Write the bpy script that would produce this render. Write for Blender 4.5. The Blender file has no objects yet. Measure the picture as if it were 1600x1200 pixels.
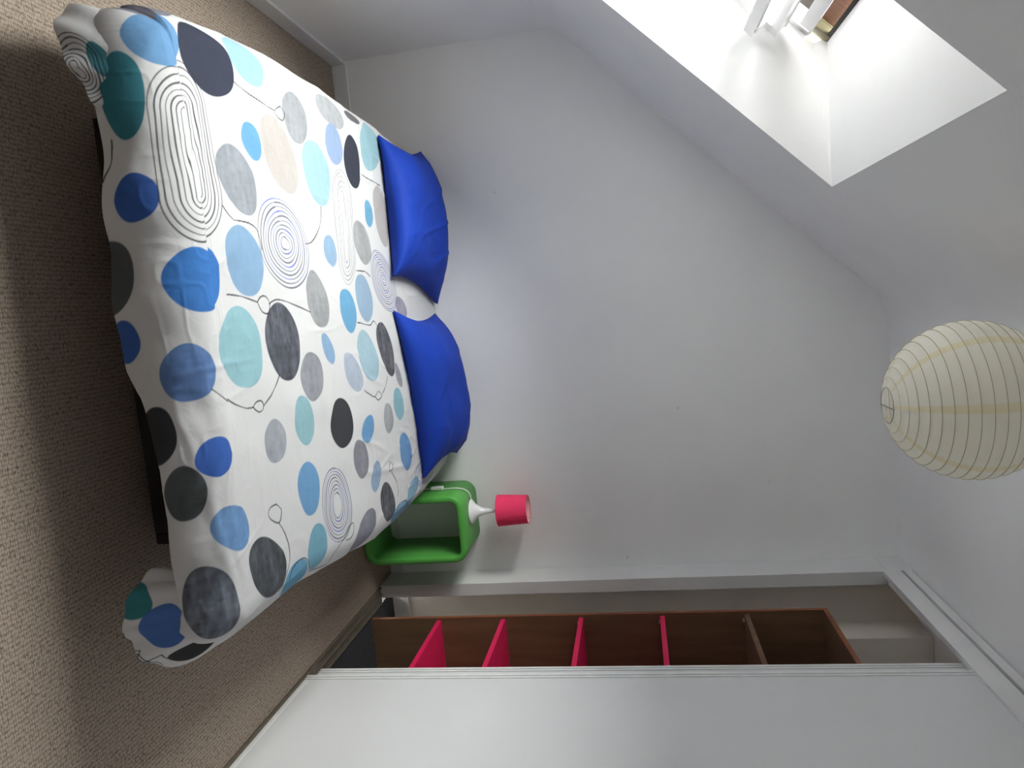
import bpy, bmesh, math
import numpy as np
from mathutils import Matrix, Vector

# ------------------------------------------------------------------ camera
scene = bpy.context.scene
COL = scene.collection
F_PX = 1115.93                      # focal length in pixels of the 1600x1200 frame
CAM_POS = (1.2314, -3.3498, 1.3036)
# rows: image right, image down, view direction (the photo is a portrait shot lying on its side)
CAM_R = ((0.095846, 0.162540, 0.982036), (0.989963, -0.118508, -0.077005), (0.103862, 0.979559, -0.172267))
cam_data = bpy.data.cameras.new('camera')
cam_data.sensor_fit = 'HORIZONTAL'
cam_data.sensor_width = 36.0
cam_data.lens = F_PX / 1600.0 * 36.0
cam_data.clip_start = 0.02
cam = bpy.data.objects.new('camera', cam_data)
COL.objects.link(cam)
xr, yd, zf = (Vector(r) for r in CAM_R)
cam.matrix_world = Matrix(((xr.x, -yd.x, -zf.x, CAM_POS[0]), (xr.y, -yd.y, -zf.y, CAM_POS[1]),
                           (xr.z, -yd.z, -zf.z, CAM_POS[2]), (0, 0, 0, 1)))
scene.camera = cam

# ------------------------------------------------------------------ overcast sky, exposure
world = bpy.data.worlds.new('world')
scene.world = world
world.use_nodes = True
wn, wl = world.node_tree.nodes, world.node_tree.links
wn.clear()
w_out = wn.new('ShaderNodeOutputWorld')
w_bg = wn.new('ShaderNodeBackground')
w_tc = wn.new('ShaderNodeTexCoord')
w_sep = wn.new('ShaderNodeSeparateXYZ')
w_ramp = wn.new('ShaderNodeValToRGB')
w_ramp.color_ramp.elements[0].position = 0.49
w_ramp.color_ramp.elements[0].color = (0.48, 0.47, 0.45, 1)      # roofs and gardens below the horizon
w_ramp.color_ramp.elements[1].position = 0.52
w_ramp.color_ramp.elements[1].color = (0.75, 0.74, 0.72, 1)       # even grey-white cloud, brighter overhead
w_e = w_ramp.color_ramp.elements.new(1.0); w_e.color = (1.12, 1.10, 1.075, 1)
w_map = wn.new('ShaderNodeMath'); w_map.operation = 'MULTIPLY_ADD'
w_map.inputs[1].default_value = 0.5; w_map.inputs[2].default_value = 0.5
w_bg.inputs['Strength'].default_value = 20.0
wl.new(w_tc.outputs['Generated'], w_sep.inputs[0])
wl.new(w_sep.outputs['Z'], w_map.inputs[0])
wl.new(w_map.outputs[0], w_ramp.inputs[0])
wl.new(w_ramp.outputs[0], w_bg.inputs[0])
wl.new(w_bg.outputs[0], w_out.inputs[0])

vs = scene.view_settings
vs.view_transform = 'Standard'
vs.look = 'None'
vs.gamma = 1.0
vs.use_curve_mapping = False
vs.exposure = 0.62
scene.cycles.max_bounces = 14
scene.cycles.diffuse_bounces = 8

# ------------------------------------------------------------------ room dimensions (metres)
W = 2.502        # knee wall to closet front
H = 2.40         # ceiling
KNEE = 1.057     # height of the knee wall
SX = 1.354       # where the slope meets the flat ceiling
SM = (H - KNEE) / SX
REAR = -3.95
CB = 3.12        # rear wall of the closet
HEAD = 2.28      # lower edge of the closet header
R_TOP, R_BOT = 1.983, 1.13          # roof window recess
R_FAR, R_NEAR = -0.798, -1.915
WIN_OFF = 0.458                     # the window plane lies this far (vertically) above the slope
def slope_x(z): return (z - KNEE) / SM
def win_x(z): return (z - KNEE - WIN_OFF) / SM

# daylight through the roof window is sampled through a portal in its opening
pl = bpy.data.lights.new('roof_window_offscreen', 'AREA')
pl.shape = 'RECTANGLE'
p_len = math.hypot(win_x(R_TOP) - win_x(R_BOT), R_TOP - R_BOT)
pl.size = 1.14
pl.size_y = p_len + 0.06
pl.cycles.is_portal = True
po = bpy.data.objects.new('roof_window_offscreen', pl)
COL.objects.link(po)
wx, wz = (win_x(R_TOP) + win_x(R_BOT)) / 2 - 0.10, (R_TOP + R_BOT) / 2 + 0.10
slope_dir = Vector((1, 0, SM)).normalized()
inward = Vector((SM, 0, -1)).normalized()
zz = -inward
xx = Vector((0, 1, 0))
yy = zz.cross(xx)
po.matrix_world = Matrix(((xx.x, yy.x, zz.x, wx), (xx.y, yy.y, zz.y, (R_FAR + R_NEAR) / 2),
                          (xx.z, yy.z, zz.z, wz), (0, 0, 0, 1)))

# ------------------------------------------------------------------ materials
def srgb(r, g, b):
    f = lambda c: c / 12.92 if c <= 0.04045 else ((c + 0.055) / 1.055) ** 2.4
    return (f(r / 255), f(g / 255), f(b / 255), 1.0)

def mat(name, col, rough=0.6, noise=0.0, nscale=20, bump=0.0, bscale=60, spec=0.3, metal=0.0, stretch=None):
    m = bpy.data.materials.new(name)
    m.use_nodes = True
    n, l = m.node_tree.nodes, m.node_tree.links
    b = n['Principled BSDF']
    b.inputs['Roughness'].default_value = rough
    b.inputs['Metallic'].default_value = metal
    b.inputs['Specular IOR Level'].default_value = spec
    tc = n.new('ShaderNodeTexCoord')
    vec = tc.outputs['Object']
    if stretch:
        mp = n.new('ShaderNodeMapping'); mp.inputs['Scale'].default_value = stretch
        l.new(vec, mp.inputs[0]); vec = mp.outputs[0]
    if noise > 0:
        t = n.new('ShaderNodeTexNoise'); t.inputs['Scale'].default_value = nscale
        t.inputs['Detail'].default_value = 5
        r = n.new('ShaderNodeValToRGB')
        r.color_ramp.elements[0].position = 0.3; r.color_ramp.elements[1].position = 0.7
        lo = tuple(c * (1 - noise) for c in col[:3]) + (1,)
        hi = tuple(min(1, c * (1 + noise)) for c in col[:3]) + (1,)
        r.color_ramp.elements[0].color = lo; r.color_ramp.elements[1].color = hi
        l.new(vec, t.inputs['Vector']); l.new(t.outputs['Fac'], r.inputs[0]); l.new(r.outputs[0], b.inputs['Base Color'])
    else:
        b.inputs['Base Color'].default_value = col
    if bump > 0:
        t2 = n.new('ShaderNodeTexNoise'); t2.inputs['Scale'].default_value = bscale
        t2.inputs['Detail'].default_value = 4
        bp = n.new('ShaderNodeBump'); bp.inputs['Strength'].default_value = bump
        bp.inputs['Distance'].default_value = 0.004
        l.new(vec, t2.inputs['Vector']); l.new(t2.outputs['Fac'], bp.inputs['Height']); l.new(bp.outputs[0], b.inputs['Normal'])
    return m

M = {}
M['wall'] = mat('wall_paint', (0.88, 0.88, 0.882, 1), 0.85, 0.02, 3, 0.12, 90)
M['reveal'] = mat('reveal_paint', (0.88, 0.88, 0.882, 1), 0.85, 0.02, 3, 0.05, 90)
M['trim'] = mat('trim_paint', (0.76, 0.76, 0.76, 1), 0.45, 0.03, 6, 0.05, 60)
M['door'] = mat('door_laminate', (0.72, 0.722, 0.735, 1), 0.4, 0.015, 4)
M['door_edge'] = mat('door_edge_profile', (0.80, 0.80, 0.80, 1), 0.35, 0.04, 30)
M['pvc'] = mat('window_white', (0.86, 0.86, 0.86, 1), 0.3, 0.02, 8)
M['dark_seal'] = mat('window_dark', (0.03, 0.025, 0.02, 1), 0.6, 0.3, 12)
M['hood_wood'] = mat('roof_batten', srgb(88, 58, 40), 0.7, 0.3, 9, stretch=(1, 8, 1))
M['insul'] = mat('recess_plaster', srgb(120, 116, 90), 0.8, 0.05, 10)
M['closet_floor'] = mat('closet_floor_felt', srgb(62, 62, 66), 0.95, 0.15, 60, 0.3, 200)
M['closet_wall'] = mat('closet_paint', (0.90, 0.85, 0.79, 1), 0.85, 0.03, 4, 0.1, 80)
M['track'] = mat('track_metal', srgb(120, 112, 100), 0.45, 0.1, 30, metal=0.3)
M['wood'] = mat('brown_laminate', srgb(116, 88, 66), 0.55, 0.14, 5, 0.03, 40, stretch=(6, 6, 0.6))
M['wood_edge'] = mat('brown_edge_band', srgb(140, 86, 58), 0.5, 0.10, 10, stretch=(6, 6, 0.6))
M['pink_shelf'] = mat('pink_laminate', srgb(226, 34, 92), 0.5, 0.05, 10)
M['pin'] = mat('shelf_pin_metal', (0.6, 0.5, 0.42, 1), 0.35, 0.05, 40, metal=0.6)
M['green'] = mat('green_plastic', srgb(86, 168, 74), 0.42, 0.03, 6, 0.03, 120, spec=0.4)
M['white_gloss'] = mat('white_gloss_metal', (0.86, 0.86, 0.88, 1), 0.18, 0.01, 6, spec=0.5)
M['cord_white'] = mat('white_cord', (0.75, 0.75, 0.73, 1), 0.5, 0.03, 30)
M['pink_cloth'] = mat('pink_shade_cloth', srgb(255, 66, 112), 0.8, 0.04, 60, 0.2, 400)
M['shade_lining'] = mat('shade_lining', srgb(250, 200, 200), 0.7, 0.03, 30)
M['metal'] = mat('steel_wire', (0.45, 0.43, 0.40, 1), 0.35, 0.05, 40, metal=0.9)
M['bulb'] = mat('opal_glass', (0.85, 0.85, 0.82, 1), 0.2, 0.01, 10)
M['bed_shade'] = mat('shade_toned_bed_frame', srgb(40, 35, 31), 0.6, 0.2, 8, stretch=(1, 6, 6))  # bed base coloured dark to match the shade beneath the bed
M['mattress'] = mat('mattress_ticking', (0.75, 0.74, 0.72, 1), 0.9, 0.04, 30, 0.2, 150)
M['pillow'] = mat('royal_blue_cotton', srgb(10, 52, 154), 0.75, 0.06, 9, 0.25, 30)
M['bamboo'] = mat('bamboo_rib', srgb(178, 168, 138), 0.6, 0.15, 20)

def scuffed_wall():
    m = mat('scuffed_wall_paint', (0.88, 0.88, 0.882, 1), 0.85, 0.02, 3, 0.12, 90)
    n, l = m.node_tree.nodes, m.node_tree.links
    b = n['Principled BSDF']
    src = b.inputs['Base Color'].links[0].from_socket
    tc = n.new('ShaderNodeTexCoord')
    ns = n.new('ShaderNodeTexNoise'); ns.inputs['Scale'].default_value = 40
    l.new(tc.outputs['Object'], ns.inputs['Vector'])
    ad = n.new('ShaderNodeVectorMath'); ad.operation = 'MULTIPLY_ADD'
    ad.inputs[1].default_value = (0.03, 0.03, 0.03)
    l.new(ns.outputs['Color'], ad.inputs[0]); l.new(tc.outputs['Object'], ad.inputs[2])
    vo = n.new('ShaderNodeTexVoronoi'); vo.inputs['Scale'].default_value = 4.5
    l.new(ad.outputs[0], vo.inputs['Vector'])
    r = n.new('ShaderNodeValToRGB')
    r.color_ramp.elements[0].position = 0.02; r.color_ramp.elements[0].color = (0.72, 0.71, 0.70, 1)
    r.color_ramp.elements[1].position = 0.035; r.color_ramp.elements[1].color = (1, 1, 1, 1)
    l.new(vo.outputs['Distance'], r.inputs[0])
    mx = n.new('ShaderNodeMix'); mx.data_type = 'RGBA'; mx.blend_type = 'MULTIPLY'; mx.inputs[0].default_value = 0.8
    l.new(src, mx.inputs[6]); l.new(r.outputs[0], mx.inputs[7]); l.new(mx.outputs[2], b.inputs['Base Color'])
    return m
M['wall_scuffed'] = scuffed_wall()

# carpet: rows of small loops with darker gaps between them
def carpet_material():
    m = bpy.data.materials.new('beige_loop_carpet')
    m.use_nodes = True
    n, l = m.node_tree.nodes, m.node_tree.links
    b = n['Principled BSDF']
    b.inputs['Roughness'].default_value = 0.95
    b.inputs['Specular IOR Level'].default_value = 0.05
    tc = n.new('ShaderNodeTexCoord')
    mp = n.new('ShaderNodeMapping'); mp.inputs['Scale'].default_value = (95, 175, 1)
    l.new(tc.outputs['Object'], mp.inputs[0])
    vo = n.new('ShaderNodeTexVoronoi'); vo.inputs['Randomness'].default_value = 0.35
    vo.inputs['Scale'].default_value = 1.0
    vo.voronoi_dimensions = '2D'
    l.new(mp.outputs[0], vo.inputs['Vector'])
    r = n.new('ShaderNodeValToRGB')
    r.color_ramp.elements[0].position = 0.25; r.color_ramp.elements[1].position = 0.78
    r.color_ramp.elements[0].color = srgb(172, 158, 145)
    r.color_ramp.elements[1].color = srgb(106, 93, 81)
    l.new(vo.outputs['Distance'], r.inputs[0])
    ns = n.new('ShaderNodeTexNoise'); ns.inputs['Scale'].default_value = 2.5; ns.inputs['Detail'].default_value = 6
    l.new(tc.outputs['Object'], ns.inputs['Vector'])
    sp = n.new('ShaderNodeTexNoise'); sp.inputs['Scale'].default_value = 190; sp.inputs['Detail'].default_value = 2
    l.new(tc.outputs['Object'], sp.inputs['Vector'])
    rs = n.new('ShaderNodeValToRGB')
    rs.color_ramp.elements[0].position = 0.30; rs.color_ramp.elements[1].position = 0.46
    rs.color_ramp.elements[0].color = (0.45, 0.42, 0.40, 1); rs.color_ramp.elements[1].color = (1, 1, 1, 1)
    l.new(sp.outputs['Fac'], rs.inputs[0])
    mx = n.new('ShaderNodeMix'); mx.data_type = 'RGBA'; mx.blend_type = 'MULTIPLY'
    mx.inputs[0].default_value = 0.8
    l.new(r.outputs[0], mx.inputs[6]); l.new(rs.outputs[0], mx.inputs[7])
    hv = n.new('ShaderNodeHueSaturation')
    mr = n.new('ShaderNodeMapRange'); mr.inputs[3].default_value = 0.9; mr.inputs[4].default_value = 1.1
    l.new(ns.outputs['Fac'], mr.inputs[0]); l.new(mr.outputs[0], hv.inputs['Value'])
    l.new(mx.outputs[2], hv.inputs['Color']); l.new(hv.outputs[0], b.inputs['Base Color'])
    bp = n.new('ShaderNodeBump'); bp.inputs['Strength'].default_value = 0.5; bp.inputs['Distance'].default_value = 0.002
    bp.invert = True
    l.new(vo.outputs['Distance'], bp.inputs['Height']); l.new(bp.outputs[0], b.inputs['Normal'])
    return m
M['carpet'] = carpet_material()

def glass_material():
    m = bpy.data.materials.new('window_glass')
    m.use_nodes = True
    n, l = m.node_tree.nodes, m.node_tree.links
    n.remove(n['Principled BSDF'])
    o = n['Material Output']
    t = n.new('ShaderNodeBsdfTransparent'); t.inputs[0].default_value = (0.96, 0.98, 0.97, 1)
    g = n.new('ShaderNodeBsdfGlossy'); g.inputs['Roughness'].default_value = 0.02
    fr = n.new('ShaderNodeFresnel'); fr.inputs[0].default_value = 1.45
    mx = n.new('ShaderNodeMixShader')
    l.new(fr.outputs[0], mx.inputs[0]); l.new(t.outputs[0], mx.inputs[1]); l.new(g.outputs[0], mx.inputs[2])
    l.new(mx.outputs[0], o.inputs[0])
    return m
M['glass'] = glass_material()

def paper_material():
    m = bpy.data.materials.new('rice_paper')
    m.use_nodes = True
    n, l = m.node_tree.nodes, m.node_tree.links
    n.remove(n['Principled BSDF'])
    o = n['Material Output']
    tc = n.new('ShaderNodeTexCoord')
    sx = n.new('ShaderNodeSeparateXYZ'); l.new(tc.outputs['Object'], sx.inputs[0])
    at = n.new('ShaderNodeMath'); at.operation = 'ARCTAN2'
    l.new(sx.outputs['Y'], at.inputs[0]); l.new(sx.outputs['X'], at.inputs[1])
    ml = n.new('ShaderNodeMath'); ml.operation = 'MULTIPLY_ADD'
    ml.inputs[1].default_value = 7 / (2 * math.pi); ml.inputs[2].default_value = 9.85
    l.new(at.outputs[0], ml.inputs[0])
    fr = n.new('ShaderNodeMath'); fr.operation = 'FRACT'; l.new(ml.outputs[0], fr.inputs[0])
    r = n.new('ShaderNodeValToRGB')          # overlapping paper seams
    cr = r.color_ramp
    cr.elements[0].position = 0.0; cr.elements[0].color = srgb(248, 241, 216)
    cr.elements[1].position = 0.10; cr.elements[1].color = srgb(248, 241, 216)
    e = cr.elements.new(0.125); e.color = srgb(254, 252, 243)
    e = cr.elements.new(0.97); e.color = srgb(254, 252, 243)
    e = cr.elements.new(1.0); e.color = srgb(248, 241, 216)
    l.new(fr.outputs[0], r.inputs[0])
    ns = n.new('ShaderNodeTexNoise'); ns.inputs['Scale'].default_value = 16; ns.inputs['Detail'].default_value = 5
    l.new(tc.outputs['Object'], ns.inputs['Vector'])
    bp = n.new('ShaderNodeBump'); bp.inputs['Strength'].default_value = 0.35; bp.inputs['Distance'].default_value = 0.006
    l.new(ns.outputs['Fac'], bp.inputs['Height'])
    d = n.new('ShaderNodeBsdfDiffuse'); t = n.new('ShaderNodeBsdfTranslucent')
    l.new(r.outputs[0], d.inputs[0]); l.new(r.outputs[0], t.inputs[0])
    l.new(bp.outputs[0], d.inputs['Normal'])
    mx = n.new('ShaderNodeMixShader'); mx.inputs[0].default_value = 0.5
    l.new(d.outputs[0], mx.inputs[1]); l.new(t.outputs[0], mx.inputs[2]); l.new(mx.outputs[0], o.inputs[0])
    return m
M['paper'] = paper_material()

def duvet_material():
    m = bpy.data.materials.new('printed_cotton')
    m.use_nodes = True
    n, l = m.node_tree.nodes, m.node_tree.links
    b = n['Principled BSDF']
    b.inputs['Roughness'].default_value = 0.85
    b.inputs['Specular IOR Level'].default_value = 0.15
    at = n.new('ShaderNodeAttribute'); at.attribute_name = 'print'
    l.new(at.outputs['Color'], b.inputs['Base Color'])
    tc = n.new('ShaderNodeTexCoord')
    n1 = n.new('ShaderNodeTexNoise'); n1.inputs['Scale'].default_value = 26; n1.inputs['Detail'].default_value = 6
    n1.inputs['Distortion'].default_value = 0.8
    l.new(tc.outputs['Object'], n1.inputs['Vector'])
    bp = n.new('ShaderNodeBump'); bp.inputs['Strength'].default_value = 0.22; bp.inputs['Distance'].default_value = 0.006
    l.new(n1.outputs['Fac'], bp.inputs['Height']); l.new(bp.outputs[0], b.inputs['Normal'])
    return m
M['duvet'] = duvet_material()

# ------------------------------------------------------------------ builders
def link(name, me, m, parent=None, smooth=False):
    o = bpy.data.objects.new(name, me)
    COL.objects.link(o)
    if m is not None and not me.materials:
        me.materials.append(m)
    if smooth:
        me.polygons.foreach_set('use_smooth', np.ones(len(me.polygons), dtype=bool))
    if parent is not None:
        o.parent = parent
    return o

def tag(o, label=None, cat=None, group=None, kind=None):
    if label: o['label'] = label
    if cat: o['category'] = cat
    if group: o['group'] = group
    if kind: o['kind'] = kind
    return o

def struct(o, label, cat):
    return tag(o, label, cat, kind='structure')

def empty(name, loc=(0, 0, 0)):
    o = bpy.data.objects.new(name, None)
    o.empty_display_size = 0.1
    o.location = loc
    COL.objects.link(o)
    return o

def raw(name, verts, faces, m, parent=None, smooth=False, origin=None):
    if origin is not None:
        verts = [(v[0] - origin[0], v[1] - origin[1], v[2] - origin[2]) for v in verts]
    me = bpy.data.meshes.new(name)
    me.from_pydata([tuple(float(c) for c in v) for v in verts], [], faces)
    me.update()
    o = link(name, me, m, parent, smooth)
    if origin is not None:
        o.location = origin
        if parent is not None:
            o.location = Vector(origin) - parent.location
    return o

def box(name, x0, x1, y0, y1, z0, z1, m, parent=None, bev=0.0, seg=2):
    """a box in world coordinates; its origin is the middle of its base"""
    c = Vector(((x0 + x1) / 2, (y0 + y1) / 2, z0))
    bm = bmesh.new()
    bmesh.ops.create_cube(bm, size=1.0)
    for v in bm.verts:
        v.co = Vector((v.co.x * (x1 - x0), v.co.y * (y1 - y0), (v.co.z + 0.5) * (z1 - z0)))
    if bev > 0:
        bmesh.ops.bevel(bm, geom=list(bm.edges), offset=bev, segments=seg, affect='EDGES', profile=0.5)
    me = bpy.data.meshes.new(name)
    bm.to_mesh(me); bm.free()
    o = link(name, me, m, parent)
    o.location = c - (parent.location if parent is not None else Vector((0, 0, 0)))
    return o

def beam(name, p0, p1, wid, thick, up, m, parent=None, bev=0.004):
    """a bar from p0 to p1; `wid` across, `thick` along `up`"""
    p0, p1, up = Vector(p0), Vector(p1), Vector(up).normalized()
    d = (p1 - p0); L = d.length; d.normalize()
    side = d.cross(up).normalized()
    bm = bmesh.new()
    bmesh.ops.create_cube(bm, size=1.0)
    for v in bm.verts:
        v.co = d * (v.co.x * L) + side * (v.co.y * wid) + up * (v.co.z * thick)
    if bev > 0:
        bmesh.ops.bevel(bm, geom=list(bm.edges), offset=bev, segments=1, affect='EDGES')
    bmesh.ops.recalc_face_normals(bm, faces=list(bm.faces))
    me = bpy.data.meshes.new(name)
    bm.to_mesh(me); bm.free()
    o = link(name, me, m, parent)
    o.location = (p0 + p1) / 2 - (parent.location if parent is not None else Vector((0, 0, 0)))
    return o

def lathe(name, prof, m, parent=None, n=48, loc=(0, 0, 0), close=False):
    verts, faces = [], []
    k = len(prof)
    for i in range(n):
        a = 2 * math.pi * i / n
        for r, z in prof:
            verts.append((r * math.cos(a), r * math.sin(a), z))
    for i in range(n):
        j = (i + 1) % n
        for q in range(k - 1 if not close else k):
            q2 = (q + 1) % k
            faces.append((i * k + q, j * k + q, j * k + q2, i * k + q2))
    o = raw(name, verts, faces, m, parent, True)
    o.location = loc
    return o

def tube(name, pts, r, m, parent=None, n=8, smooth_steps=6, cyclic=False):
    P = [Vector(p) for p in pts]
    Q = []
    cnt = len(P)
    rng = range(cnt if cyclic else cnt - 1)
    for i in rng:
        if cyclic:
            a, b, c, d = P[i - 1], P[i], P[(i + 1) % cnt], P[(i + 2) % cnt]
        else:
            a, b, c, d = P[max(i - 1, 0)], P[i], P[i + 1], P[min(i + 2, cnt - 1)]
        for s in range(smooth_steps):
            t = s / smooth_steps
            Q.append(0.5 * ((2 * b) + (c - a) * t + (2 * a - 5 * b + 4 * c - d) * t * t + (3 * b - a - 3 * c + d) * t ** 3))
    if not cyclic:
        Q.append(P[-1])
    verts, faces = [], []
    N = len(Q)
    prev = Vector((0, 0, 1))
    for i in range(N):
        if cyclic: tg = Q[(i + 1) % N] - Q[i - 1]
        else: tg = Q[min(i + 1, N - 1)] - Q[max(i - 1, 0)]
        tg.normalize()
        s = prev - tg * prev.dot(tg)
        if s.length < 1e-4: s = tg.orthogonal()
        s.normalize(); prev = s
        u = tg.cross(s)
        for k in range(n):
            a = 2 * math.pi * k / n
            verts.append(Q[i] + (s * math.cos(a) + u * math.sin(a)) * r)
    for i in range(N if cyclic else N - 1):
        j = (i + 1) % N
        for k in range(n):
            k2 = (k + 1) % n
            faces.append((i * n + k, j * n + k, j * n + k2, i * n + k2))
    if not cyclic:
        faces.append(tuple(range(n - 1, -1, -1)))
        faces.append(tuple((N - 1) * n + k for k in range(n)))
    off = parent.location if parent is not None else Vector((0, 0, 0))
    verts = [Vector(v) - off for v in verts]
    return raw(name, verts, faces, m, parent, True)

def grid_mesh(name, P, m, parent=None, col=None, flip=False):
    """P: (a,b,3) array of points"""
    a, b = P.shape[:2]
    me = bpy.data.meshes.new(name)
    me.vertices.add(a * b)
    me.vertices.foreach_set('co', P.reshape(-1).astype(np.float32))
    idx = np.arange(a * b).reshape(a, b)
    q = np.stack([idx[:-1, :-1], idx[1:, :-1], idx[1:, 1:], idx[:-1, 1:]], -1).reshape(-1, 4)
    if flip: q = q[:, ::-1]
    nf = len(q)
    me.loops.add(nf * 4)
    me.loops.foreach_set('vertex_index', np.ascontiguousarray(q).reshape(-1).astype(np.int32))
    me.polygons.add(nf)
    me.polygons.foreach_set('loop_start', (np.arange(nf) * 4).astype(np.int32))
    me.update(calc_edges=True)
    me.validate()
    if col is not None:
        at = me.color_attributes.new('print', 'FLOAT_COLOR', 'POINT')
        c = np.ones((a * b, 4), np.float32); c[:, :3] = col.reshape(-1, 3)
        at.data.foreach_set('color', c.reshape(-1))
    return link(name, me, m, parent, True)

# ================================================================== THE ROOM
struct(box('floor', -0.1, W + 0.004, REAR - 0.1, 0.06, -0.06, 0.0, M['carpet']), 'beige looped carpet floor with fine ribbed rows', 'floor')
struct(box('wall_back', -0.1, CB + 0.1, 0.0, 0.1, 0.0, 2.6, M['wall_scuffed']), 'white gable wall behind the head of the bed', 'wall')
struct(box('wall_left', -0.1, 0.0, REAR, 0.0, 0.0, KNEE - 0.055, M['wall']), 'low white knee wall under the sloping ceiling', 'wall')
struct(box('wall_rear', -0.1, CB + 0.1, REAR - 0.1, REAR, 0.0, 2.6, M['wall']), 'white wall opposite the head of the bed', 'wall')
struct(box('wall_right', W, W + 0.08, REAR, -2.32, 0.0, HEAD, M['wall']), 'white wall panel after the sliding closet doors', 'wall')

def fillet(p0, c, p1, d, n):
    """points rounding corner c between p0 and p1, starting d before it"""
    c = Vector(c); a = (Vector(p0) - c).normalized(); b = (Vector(p1) - c).normalized()
    A, B = c + a * d, c + b * d
    return [tuple(A * (1 - t) ** 2 + c * 2 * t * (1 - t) + B * t * t) for t in [i / n for i in range(n + 1)]]

prof = [(0.0, KNEE - 0.07)]
prof += fillet((0, 0, 0), (0, KNEE, 0), (SX, H, 0), 0.07, 10)
slope_end = fillet((0, KNEE, 0), (SX, H, 0), (W, H, 0), 0.11, 10)
prof += [(slope_x(R_BOT), R_BOT), (slope_x(R_TOP), R_TOP)] + slope_end + [(W + 0.05, H)]
prof = [(p[0], p[1]) for p in prof]
ys = [REAR, R_NEAR, R_FAR, 0.002]
hole_i = 1 + 11
cv, cf = [], []
for y in ys:
    cv += [(x, y, z) for x, z in prof]
npf = len(prof)
for j in range(3):
    for i in range(npf - 1):
        if j == 1 and i == hole_i: continue
        cf.append((j * npf + i, j * npf + i + 1, (j + 1) * npf + i + 1, (j + 1) * npf + i))
struct(raw('ceiling', cv, cf, M['wall'], None, True), 'white ceiling sloping down to the knee wall', 'ceiling')

# ------------------------------------------------------------------ roof window recess
xa, xb = slope_x(R_TOP), slope_x(R_BOT)
T0x, B0x = win_x(R_TOP), win_x(R_BOT)
rv = [(xa, R_FAR, R_TOP), (xa, R_NEAR, R_TOP), (T0x, R_NEAR, R_TOP), (T0x, R_FAR - 0.028, R_TOP),       # 0-3 top
      (T0x, R_FAR, R_TOP - 0.035), (B0x, R_FAR, R_BOT), (xb, R_FAR, R_BOT),                              # 4-6 far side
      (B0x, R_NEAR, R_BOT), (xb, R_NEAR, R_BOT)]
rf = [(0, 1, 2, 3), (0, 3, 4), (0, 4, 5, 6), (6, 5, 7, 8), (1, 8, 7, 2)]
struct(raw('window_recess', rv, rf, M['reveal']), 'white plastered recess of the roof window in the sloping ceiling', 'window recess')

# ------------------------------------------------------------------ pivot roof window
def wp(u, v, y):
    """u: down the roof from the top of the opening, v: into the room, y: along the roof"""
    p = Vector((T0x, 0, R_TOP)) - slope_dir * u + inward * v
    return Vector((p.x, y, p.z))
win = empty('window_1', wp(0.6, 0, (R_FAR + R_NEAR) / 2))
struct(win, 'white pivoting roof window tilted open at the top of its recess', 'window')
UL = p_len
yf, yn = R_FAR - 0.012, R_NEAR + 0.012
out = -inward
beam('frame_rail', wp(0.072, -0.01, yf), wp(0.072, -0.01, yn), 0.038, 0.07, out, M['pvc'], win)
beam('frame_rail', wp(UL - 0.02, -0.01, yf), wp(UL - 0.02, -0.01, yn), 0.05, 0.07, out, M['pvc'], win)
for yy_ in (yf - 0.012, yn + 0.012):
    beam('frame_stile', wp(0.06, -0.01, yy_), wp(UL, -0.01, yy_), 0.04, 0.07, out, M['pvc'], win)
beam('head_board', wp(0.025, -0.03, yf + 0.01), wp(0.025, -0.03, yn - 0.01), 0.07, 0.02, out, M['hood_wood'], win)
beam('head_strip', wp(-0.005, 0.003, yf + 0.01), wp(-0.005, 0.003, yn - 0.01), 0.012, 0.012, out, M['dark_seal'], win)
beam('corner_filler', wp(0.026, -0.005, yf + 0.012), wp(0.026, -0.005, yf - 0.050), 0.056, 0.03, out, M['insul'], win)
beam('hood', wp(0.04, -0.075, yf + 0.03), wp(0.04, -0.075, yn - 0.03), 0.20, 0.03, out, M['dark_seal'], win)
beam('light_stop', wp(0.140, -0.03, yf + 0.02), wp(0.140, -0.03, yn - 0.02), 0.11, 0.012, out, M['dark_seal'], win)  # dark strip added to stop skylight leaking between frame and sash
# the sash turns about its middle: its top rail stands into the room
piv = UL * 0.52
ang = math.radians(8.5)
def sp(u, y, extra=0.0):
    du = u - piv
    return wp(piv + du * math.cos(ang), -du * math.sin(ang) + extra, y)
s_out = (sp(piv, 0, -0.1) - sp(piv, 0, 0)).normalized()
s_dir = (sp(0, 0) - sp(1, 0)).normalized()
s_n = s_dir.cross(Vector((0, 1, 0))).normalized()
ysf, ysn = yf - 0.045, yn + 0.045
beam('sash_rail', sp(0.150, ysf + 0.02), sp(0.150, ysn - 0.02), 0.05, 0.045, s_n, M['pvc'], win)
beam('sash_rail', sp(UL - 0.06, ysf), sp(UL - 0.06, ysn), 0.07, 0.045, s_n, M['pvc'], win)
for yy_ in (ysf, ysn):
    beam('sash_stile', sp(0.15, yy_), sp(UL - 0.04, yy_), 0.055, 0.045, s_n, M['pvc'], win)
beam('vent_bar', sp(0.200, ysf + 0.03, 0.062), sp(0.200, ysn - 0.03, 0.062), 0.028, 0.02, s_n, M['pvc'], win)
for yy_ in (ysf - 0.01, ysn + 0.01):
    beam('vent_bracket', sp(0.175, yy_, 0.0), sp(0.198, yy_, 0.06), 0.03, 0.02, Vector((0, 1, 0)), M['pvc'], win)
beam('pane', sp(0.22, (ysf + ysn) / 2), sp(UL - 0.08, (ysf + ysn) / 2), abs(ysf - ysn) - 0.05, 0.004, s_n, M['glass'], win, 0)

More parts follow.
